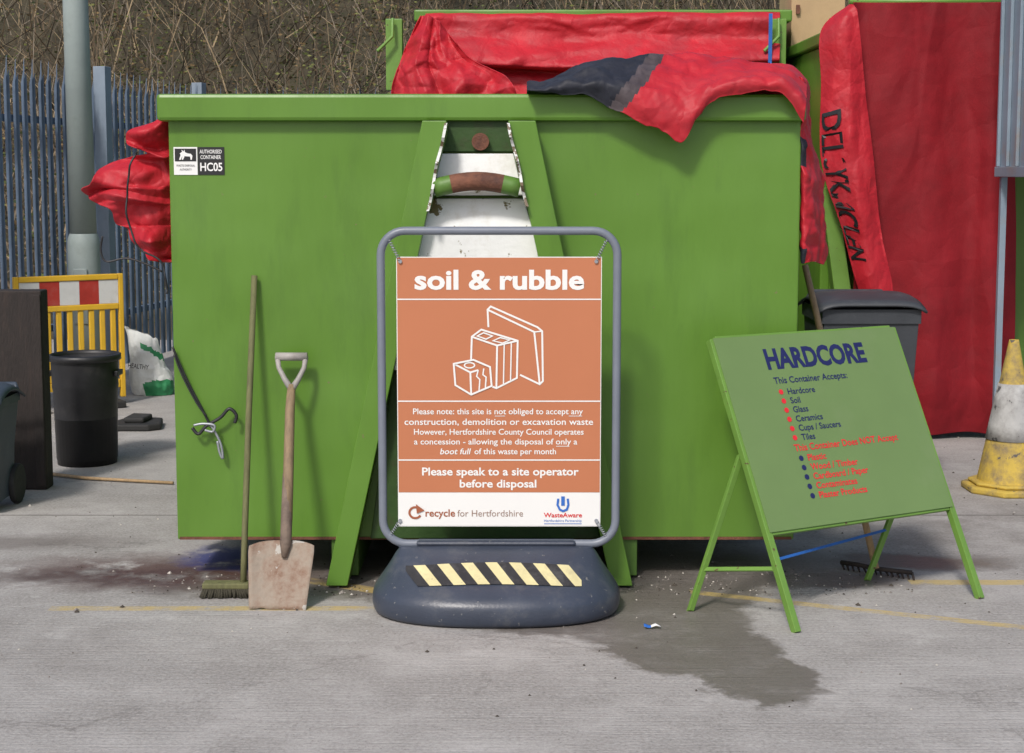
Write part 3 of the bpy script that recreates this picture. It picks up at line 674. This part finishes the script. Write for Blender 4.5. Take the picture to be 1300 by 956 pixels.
# ================= HARDCORE BOARD =================
f1=G(1011,803);f2=G(1244,760)
wv=(f2-f1); wl_=wv.length; ux=wv.normalized()
top1=W(902,432,5.94); up=(top1-f1); top2=f2+up
u=up.normalized(); n3=ux.cross(u).normalized()
if n3.y>0:n3=-n3
hs=thing("a_frame_sign","green hardcore notice board on leaning green A-frame legs","sign",(f1+f2)/2)
def bar(b,a,c,w,d,mi=0):
    t_=(c-a).normalized(); s1=t_.cross(n3).normalized()
    A_=[a-s1*w-n3*d,a+s1*w-n3*d,a+s1*w+n3*d,a-s1*w+n3*d]; b.hexa(A_,[p+(c-a) for p in A_],mi)
for a,c in ((f1,top1),(f2,top2)):
    b=B(); bar(b,a,c,.013,.014); b.done("leg",GREEN_L,hs,bevel=.002)
LB=up.length; k0=.325*LB
o1=f1+u*k0;o2=f2+u*k0
b=B(); bar(b,top1+ux*.015,top2-ux*.015,.010,.0135); b.done("frame_rail",GREEN_L,hs,bevel=.002)
b=B(); bar(b,o1+ux*.015,o2-ux*.015,.010,.012); b.done("frame_rail",GREEN_L,hs,bevel=.002)
PH=LB-k0; PW=wl_
b=B(); A_=[o1+n3*.0145,o2+n3*.0145,o2+n3*.0185,o1+n3*.0185]
b.hexa(A_,[p+u*PH for p in A_]); brd=b.done("board",GREEN_B,hs)
h1=f1+u*(.60*LB)-n3*.02;h2=f2+u*(.60*LB)-n3*.02; g1=G(876,776);g2=G(1101,737)
for a,c in ((h1,g1),(h2,g2)):
    b=B(); bar(b,c,a,.011,.011); b.done("rear_leg",GREEN_L,hs,bevel=.002)
b=B(); bar(b,g1+(h1-g1)*.27,f1+up*.13*1.6,.008,.008)
b.done("side_brace",GREEN_L,hs)
b=B(); bar(b,f1+u*.27-n3*.02,g2+(h2-g2)*.35,.005,.005); b.done("tie_bar",BLUE,hs)
frb=Frame(o1+u*PH+n3*.0188,ux,u,n3)
b=B()
def TB(s,uu,vv,w,cap,mi,bold=.02,dot=None):
    text(b,frb,s,uu*PW,-vv*PH,(w*PW if w else None),cap*PH,bold,mi,.001,'L')
    if dot is not None:
        c=frb.at((uu-.035)*PW,-vv*PH+cap*PH*.5,.0012); r_=.012*PW
        b.add([c+ux*r_*math.cos(a*.628)+u*r_*math.sin(a*.628) for a in range(10)],[tuple(range(10))],dot)
TB("HARDCORE",.235,.180,.55,.100,0,.04)
TB("This Container Accepts:",.245,.262,.40,.033,0,.014)
for i,s in enumerate(("Hardcore","Soil","Glass","Ceramics","Cups / Saucers","Tiles")): TB(s,.30,.322+i*.0485,None,.031,0,.014,1)
TB("This Container Does NOT Accept",.245,.618,.57,.034,1,.016)
for i,s in enumerate(("Plastic","Wood / Timber","Cardboard / Paper","Contaminates","Plaster Products")): TB(s,.30,.672+i*.0485,None,.032,1,.018,2)
b.done("lettering",[INKNAVY,PINK,INKNAVY],brd)

# ================= SHOVEL =================
s0=G(360,773)
def LP(px,py,ya=773,yb=446,Y1=6.205):
    return W(px,py,s0.y+(Y1-s0.y)*(ya-py)/(ya-yb))
sh=thing("shovel","square-mouth shovel with wooden shaft leaning against the green container","shovel",s0)
rows=[]
for i in range(15):
    f=i/14; py=773-f*88; hw=(36+6.5*f) if f<.9 else 41
    cx=353+ (6.5)*f; row=[]
    for j in range(17):
        g_=(j/8-1); p=LP(cx+hw*g_,py+ (2.5*g_+1.0*math.sin(j*1.3) if f==0 else 0)+(5*abs(g_)**3 if f==1 else 0)); p.y-=.024*abs(g_)**4*(.3+f*.7); p.y-=.012
        row.append(p)
    rows.append(row)
b=B(); b.grid(rows); b.done("blade",BLADE,sh,thick=.004)
b=B(); b.tube([LP(362,706)+V((0,-.024,0)),LP(364,688)+V((0,-.026,0)),LP(365,650)+V((0,-.02,0)),LP(366,600)+V((0,-.018,0))],[.010,.022,.022,.019],12); b.done("socket",SOCK,sh)
b=B(); b.tube([LP(366,660)+V((0,-.02,0)),LP(367,600)+V((0,-.02,0)),LP(369,520)+V((0,-.02,0)),LP(371,488)+V((0,-.02,0))],[.019,.0205,.019,.016],12); b.done("shaft",WOOD,sh)
b=B(); yo=V((0,-.02,0))
for sg in (-1,1):
    b.tube([LP(371,494)+yo,LP(371+sg*9,480)+yo,LP(371+sg*16,466)+yo,LP(371+sg*18,452)+yo],[.014,.011,.010,.011],10)
b.tube([LP(351,452)+yo,LP(391,452)+yo],.0165,14); b.done("handle_grip",PGREY,sh)
# ================= BROOM =================
b0=G(288,757)
br=thing("broom","yard broom with long mossy wooden handle leaning on the container","broom",b0)
bl=W(258,742,b0.y);brr=W(317,742,b0.y)
b=B(); b.box(bl.x,brr.x,b0.y-.03,b0.y+.03,.034,.058); b.done("broom_head",WOODG,br,bevel=.006)
b=B()
for i in range(22):
    for j in range(5):
        x=bl.x+.006+(brr.x-bl.x-.012)*i/21; y=b0.y-.026+.013*j; dx=random.uniform(-.006,.006)+(i-10)*.0012
        b.tube([(x,y,.036),(x+dx,y+random.uniform(-.008,.004)-.004,.0015)],[.0045,.006],5)
b.done("bristles",BRIST,br)
b=B(); b.tube([V((W(309,745,b0.y).x,b0.y,.05)),W(310,700,b0.y+.03),W(316,520,6.12),W(323,350,6.225)],[.0125,.0125,.0125,.012],10); b.done("handle",WOODG,br)
# ================= HOOK CORD =================
hk=thing("hook_cord","black elastic cord with metal hooks hanging on the container front","cord",W(265,535,6.22))
def cord(b,pts,r,Y=6.222,n=24,mi=0):
    P_=[W(*p,Y) for p in pts]; b.tube([cr(P_,i/n) for i in range(n+1)],r,7,mi=mi)
b=B(); cord(b,[(219,440),(228,462),(242,492),(258,522),(268,543)],.005); cord(b,[(221,450),(232,478),(250,512),(262,528)],.004,6.21)
cord(b,[(244,543),(252,551),(262,541),(280,530),(291,519),(300,527),(298,537)],.007,6.205,40)
b.done("elastic_cord",BLACK,hk)
b=B(); cord(b,[(258,538),(268,541),(275,552),(281,566),(283,582),(279,575),(276,560)],.005,6.21,30); cord(b,[(246,540),(258,538),(272,540),(270,548),(260,546)],.005,6.20,24); b.done("hook",STEEL,hk)

# ================= YELLOW BARRIER =================
Bb=10.85
bl0=V((W(28,500,Bb).x,Bb-.12,0)); bl1=V((W(157,500,Bb+.25).x,Bb+.30,0))
bar_=thing("safety_barrier","yellow plastic pedestrian barrier with red and white top band","barrier",(bl0+bl1)/2)
dv=(bl1-bl0); Lb=dv.length; dv.normalize(); nv=V((dv.y,-dv.x,0))
MB=Matrix(((dv.x,-nv.x,0,bl0.x),(dv.y,-nv.y,0,bl0.y),(0,0,1,0),(0,0,0,1)))
b=B(); H_=.93
b.box(0,.035,-.02,.02,.05,H_,mat=MB); b.box(Lb-.035,Lb,-.02,.02,.05,H_,mat=MB); b.box(.036,Lb-.036,-.02,.02,H_-.04,H_-.001,mat=MB); b.box(.036,Lb-.036,-.02,.02,.68,.72,mat=MB); b.box(.036,Lb-.036,-.018,.018,.12,.18,mat=MB)
n_=10
for i in range(1,n_):
    x=Lb*i/n_; b.box(x-.019,x+.019,-.012,.012,.181,.679,mat=MB)
b.done("barrier_frame",YEL,bar_,bevel=.006)
b=B(); seg_=5
for i in range(seg_):
    xa=.037+(Lb-.074)*i/seg_; xb=.037+(Lb-.074)*(i+1)/seg_
    b.box(xa,xb-.0005,-.012,.012,.722,H_-.042,mi=(i+1)%2,mat=MB)
b.done("reflective_band",[M("barrier_red",(.40,.035,.025),.5,.2,8,.02,30,dirt=(.30,.12,.10),damt=.4,dscale=8),M("barrier_white",(.62,.62,.60),.5,.1,8,.02,30,dirt=(.4,.38,.34),damt=.4,dscale=8)],bar_)
for x in (.12,Lb-.12):
    b=B(); b.box(x-.05,x+.05,-.22,.22,0,.05,mat=MB); b.done("foot",RUBBER,bar_,bevel=.01)
# ================= BLACK TUB =================
g0=G(104,592); g0.y+=.12
tb_=thing("black_tub","round black plastic dustbin standing on the concrete","bin",g0)
R_=.192
b=B(); b.lathe([(0,.01),(R_*.84,.01),(R_*.86,.0),(R_*.90,.2),(R_*.93,.42),(R_*.955,.44),(R_*.95,.46),(R_*.97,.58),(R_*.99,.60),(R_*.95,.60),(R_*.88,.03),(0,.03)],g0,40); b.done("bin_body",BLACK,tb_)
b=B(); b.lathe([(R_*.99,.585),(R_*1.05,.59),(R_*1.05,.62),(R_*.97,.625),(R_*.97,.60)],g0,40); b.done("bin_rim",BLACK,tb_)
for s_ in (-1,1):
    b=B(); b.box(g0.x+s_*R_*.98-.01,g0.x+s_*R_*.98+.012,g0.y-.06,g0.y+.06,.50,.53); b.done("handle",BLACK,tb_,bevel=.004)
# ================= DARK BROWN BLOCK POST =================
c0=G(34,622)
xa=W(-6,500,c0.y).x; xb=W(56,500,c0.y).x; zt2=W(30,369,c0.y).z
col=thing("timber_post","worn dark brown upright timber block standing beside bins","post",c0)
b=B(); b.box(xa,xb,c0.y,c0.y+.12,.0,zt2); b.done("timber",COLBR,col,bevel=.008)
b=B(); b.box(xb-.05,xb-.002,c0.y-.014,c0.y-.001,.02,zt2-.02); b.done("edge_batten",COLBR,col,bevel=.004)
def wheelie(name,label,cx,y0,w,h,d,mb,ml,rot=0,group=None):
    c=V((cx,y0,0)); th_=thing(name,label,"bin",c,group)
    R=Matrix.Translation(c)@Matrix.Rotation(rot,4,'Z')
    def P3(x,y,z): return R@V((x,y,z))
    b=B(); k_=.80
    zz=[.05,.3,h*.86,h*.86+.001,h*.93]; sc_=[k_,k_+.05,.96,1.0,1.0]
    for i in range(len(zz)-1):
        a=[P3(sx*w/2*sc_[i],(d*(.5+sy*.5*sc_[i])),zz[i]) for sx,sy in ((-1,-1),(1,-1),(1,1),(-1,1))]
        e=[P3(sx*w/2*sc_[i+1],(d*(.5+sy*.5*sc_[i+1])),zz[i+1]) for sx,sy in ((-1,-1),(1,-1),(1,1),(-1,1))]
        b.add(a+e,[(0,1,5,4),(1,2,6,5),(2,3,7,6),(3,0,4,7)]+([(3,2,1,0)] if i==0 else []))
    b.box(-w*.25,w*.25,-.012+d*.03,.0+d*.03,h*.5,h*.8,mat=R)
    b.done("bin_body",mb,th_,bevel=.012)
    b=B(); rows=[]
    for i in range(9):
        f=i/8; y=-.03+(d+.05)*f; z=h*.935+.065*math.sin(math.pi*min(1,f*.9+.08))
        rows.append([P3(x*(w/2+.02),y,z-.035*abs(x)**6) for x in np.linspace(-1,1,17)])
    b.grid(rows); b.done("lid",ml,th_,thick=.012)
    b=B(); b.tube([P3(-w*.42,d+.03,h*.94),P3(-w*.38,d+.07,h*.97),P3(w*.38,d+.07,h*.97),P3(w*.42,d+.03,h*.94)],.016,10); b.done("handle",mb,th_)
    for s_ in (-1,1):
        b=B(); a=P3(s_*(w/2-.04),d*.93,.1); e=P3(s_*(w/2-.005),d*.93,.1); b.tube([a,e],.1,20); b.done("wheel",RUBBER,th_,bevel=.01)
    return th_
wheelie("wheeled_bin","dark grey wheeled bin with curved lid behind the green notice board",1.80,7.85,.50,1.03,.55,GREYBIN,GREYBIN,.0)
wheelie("wheeled_bin","low blue-grey plastic bin beside the brown timber block",-2.625,7.42,.36,.60,.34,BINBL,BINBL,0)
# ================= WHITE SACK =================
w0=G(190,504); w0.y+=.08
sk=thing("sack","slumped white plastic compost sack with green print on the ground","sack",w0)
rows=[]
for i in range(41):
    f=i/40
    rw=.165*(.88+.12*math.sin(math.pi*min(1,f*2.0)))*(1-.24*f**1.8)
    rd=.12*(1-f**2.2*.93)*(.7+.3*min(1,f*6))
    if f>.88: rw*=1+.15*(f-.88)/.12
    cx=-.08*f**1.3; row=[]
    for a in np.linspace(0,2*math.pi,65):
        ca,sa=math.cos(a),math.sin(a)
        q=V((ca*1.6,sa*1.6,f*3.2))
        k_=1+.10*crumple(q*1.3)
        z=.46*f+.05*ca*-f+ (.02*noise.noise(q*2) if f>.02 else 0)
        row.append(w0+V((cx+rw*abs(ca)**.8*(1 if ca>0 else -1)*k_,.05+rd*sa*(1+.25*crumple(q*1.7)),max(.002,z))))
    rows.append(row)
def skm(v,u):
    a=u*2*math.pi; ca=math.cos(a)
    if math.sin(a)>.3: return 0
    if v<.26-.10*(ca-.6)**2 and ca>-.2: return 1
    if .72<v+.1*ca<.84 and ca>-.1: return 1
    return 0
b=B(); b.grid(rows,mf=skm); b.done("sack_body",[BAGW,BAGG],sk)
fr=Frame(w0+V((-.14,-.14,.225)),(1,0,-.10),(.1,.2,1),(0,-1,0)); b=B(); text(b,fr,"HEALTHY",0,0,.15,.032,.01,0,.0,'L'); b.done("lettering",[INKBLACK],sk)
p=G(168,548)
b=B(); b.prism([p+V(q) for q in ((-.13,-.0,0),(.10,.0,0),(.17,.06,0),(.13,.30,0),(-.1,.35,0),(-.16,.15,0))],(0,0,.045))
b.prism([p+V((x*.6,y*.6+.06,.0455)) for x,y in ((-.12,-.0),(.10,.0),(.13,.3),(-.1,.35))],(0,0,.035))
b.done("rubber_block",RUBBER,bevel=.012,meta=meta("flat black rubber barrier foot lying on the ground","rubber block"),base=p)
b=B(); b.tube([G(42,599,.015),G(110,607,.013),G(220,613,.012)],[.010,.009,.008],8); b.done("wooden_stick",[WOODT],meta=meta("long pale wooden stick lying on the concrete","stick"),base=G(130,607))

# ================= TRAFFIC CONE =================
k0_=G(1281,622)
cn=thing("traffic_cone","dirty yellow traffic cone with worn white sleeve","traffic cone",k0_)
cs=[]
for i in range(8):
    a=math.radians(22.5+45*i); cs.append(V((.245*math.cos(a),.245*math.sin(a),0)))
b=B(); b.prism([k0_+q for q in cs],(0,0,.035)); b.prism([k0_+q*.86+V((0,0,.036)) for q in cs],(0,0,.02)); b.done("cone_base",CONEY,cn,bevel=.01)
def cp(z): return .165-.138*(z-.05)/.72
zs=[.055,.12,.25,.251,.44,.56,.561,.70,.775,.785,.74]
b=B(); b.lathe([(cp(z) if z not in(.74,) else .012,z) for z in zs],k0_,36); b.done("cone_body",CONEY,cn)
b=B(); b.lathe([(cp(z)+.004,z) for z in (.27,.35,.45,.56)],k0_,36); b.done("reflective_sleeve",CONEW,cn,thick=.003)
# ================= STEEL HOPPER =================
xs_=W(1269,200,9.25).x; sy=8.35
za=W(1270,20,9.25).z; zc=W(1270,218,9.25).z
gt=thing("steel_hopper","blue-grey sheet steel hopper raised on angle legs","steel structure",V((xs_+.5,8.8,0)))
b=B(); b.box(xs_,xs_+.01,sy+.011,9.25,zc,za+.35); b.box(xs_,xs_+1.2,sy,sy+.01,zc,za+.35); b.box(xs_+.011,xs_+1.2,9.24,9.25,zc,za+.35)
for i in range(6): b.box(xs_-.02,xs_-.001,sy+.03+i*.17,sy+.055+i*.17,zc+.03,za+.35)
b.box(xs_-.028,xs_-.0005,sy-.0,9.25,zc-.03,zc+.028); b.done("hopper",BLUEG,gt,bevel=.003)
for x,y in ((xs_+.0,sy+.01),(xs_+1.15,sy+.01),(xs_+.0,9.2),(xs_+1.15,9.2)):
    b=B(); b.box(x,x+.035,y,y+.006,0,zc-.032); b.box(x,x+.006,y+.0065,y+.035,0,zc-.032); b.done("leg",BLUEG,gt)
# ================= RAKE =================
r0_=G(1112,722)
rk=thing("rake","garden rake with pale wooden handle leaning against the container side","rake",r0_)
b=B(); b.tube([G(1068,714,.022),G(1090,717,.028),G(1112,722,.03),G(1158,727,.022)],.010,8)
for i in range(14):
    f=i/13; p=G(1068,714,.022)*(1-f)+G(1158,727,.022)*f; b.tube([p,p+V((random.uniform(-.006,.006),-.045,-.018))],[.006,.004],5)
b.done("rake_head",M("dark_rake_steel",(.035,.026,.022),.8,.3,12,.2,50),rk)
b=B(); b.tube([G(1112,722,.04),W(1022,337,6.75)],.014,10); b.done("handle",WOODT,rk)
b=B(); p=G(828,798); rows=[[p+V((x,y,.006+.012*noise.noise(V((x*40,y*40,0)))+.006)) for x in np.linspace(-.03,.03,8)] for y in np.linspace(-.01,.01,5)]
b.grid(rows,mf=lambda v,u:1 if u<.3 else 0); b.done("litter",[WHITE,INKBLUE],thick=.001,meta=meta("small crumpled scrap of white wrapper on the wet concrete","litter"),base=p)
# ================= LIGHT, WORLD, CAMERA =================
w=bpy.data.worlds.new("World"); sc.world=w; w.use_nodes=True
N=w.node_tree.nodes; L=w.node_tree.links; bg=N["Background"]; sk_=N.new("ShaderNodeTexSky"); sk_.sky_type='NISHITA'; sk_.sun_disc=False
travel=V((.30,.74,-.82)).normalized(); s_=-travel
sk_.sun_elevation=math.asin(s_.z); sk_.sun_rotation=math.atan2(s_.x,s_.y)
sk_.dust_density=3.0; sk_.air_density=.9
L.new(sk_.outputs[0],bg.inputs[0]); bg.inputs[1].default_value=.14
sd=bpy.data.lights.new("sun",'SUN'); sd.energy=2.6; sd.angle=math.radians(8.0); sd.color=(1,.955,.90)
so=bpy.data.objects.new("sun",sd); link(so); so.rotation_euler=travel.to_track_quat('-Z','Y').to_euler(); so.location=(-3,-6,8)
cd=bpy.data.cameras.new("camera"); co=bpy.data.objects.new("camera",cd); link(co)
co.location=(0,0,CAMH); co.rotation_euler=(math.pi/2-TH,0,0)
cd.sensor_width=36; cd.sensor_fit='HORIZONTAL'; cd.lens=36*FP/1300; cd.shift_y=-45/1300; cd.clip_end=1000
sc.camera=co
sc.view_settings.view_transform='Standard'; sc.view_settings.look='None'; sc.view_settings.exposure=0
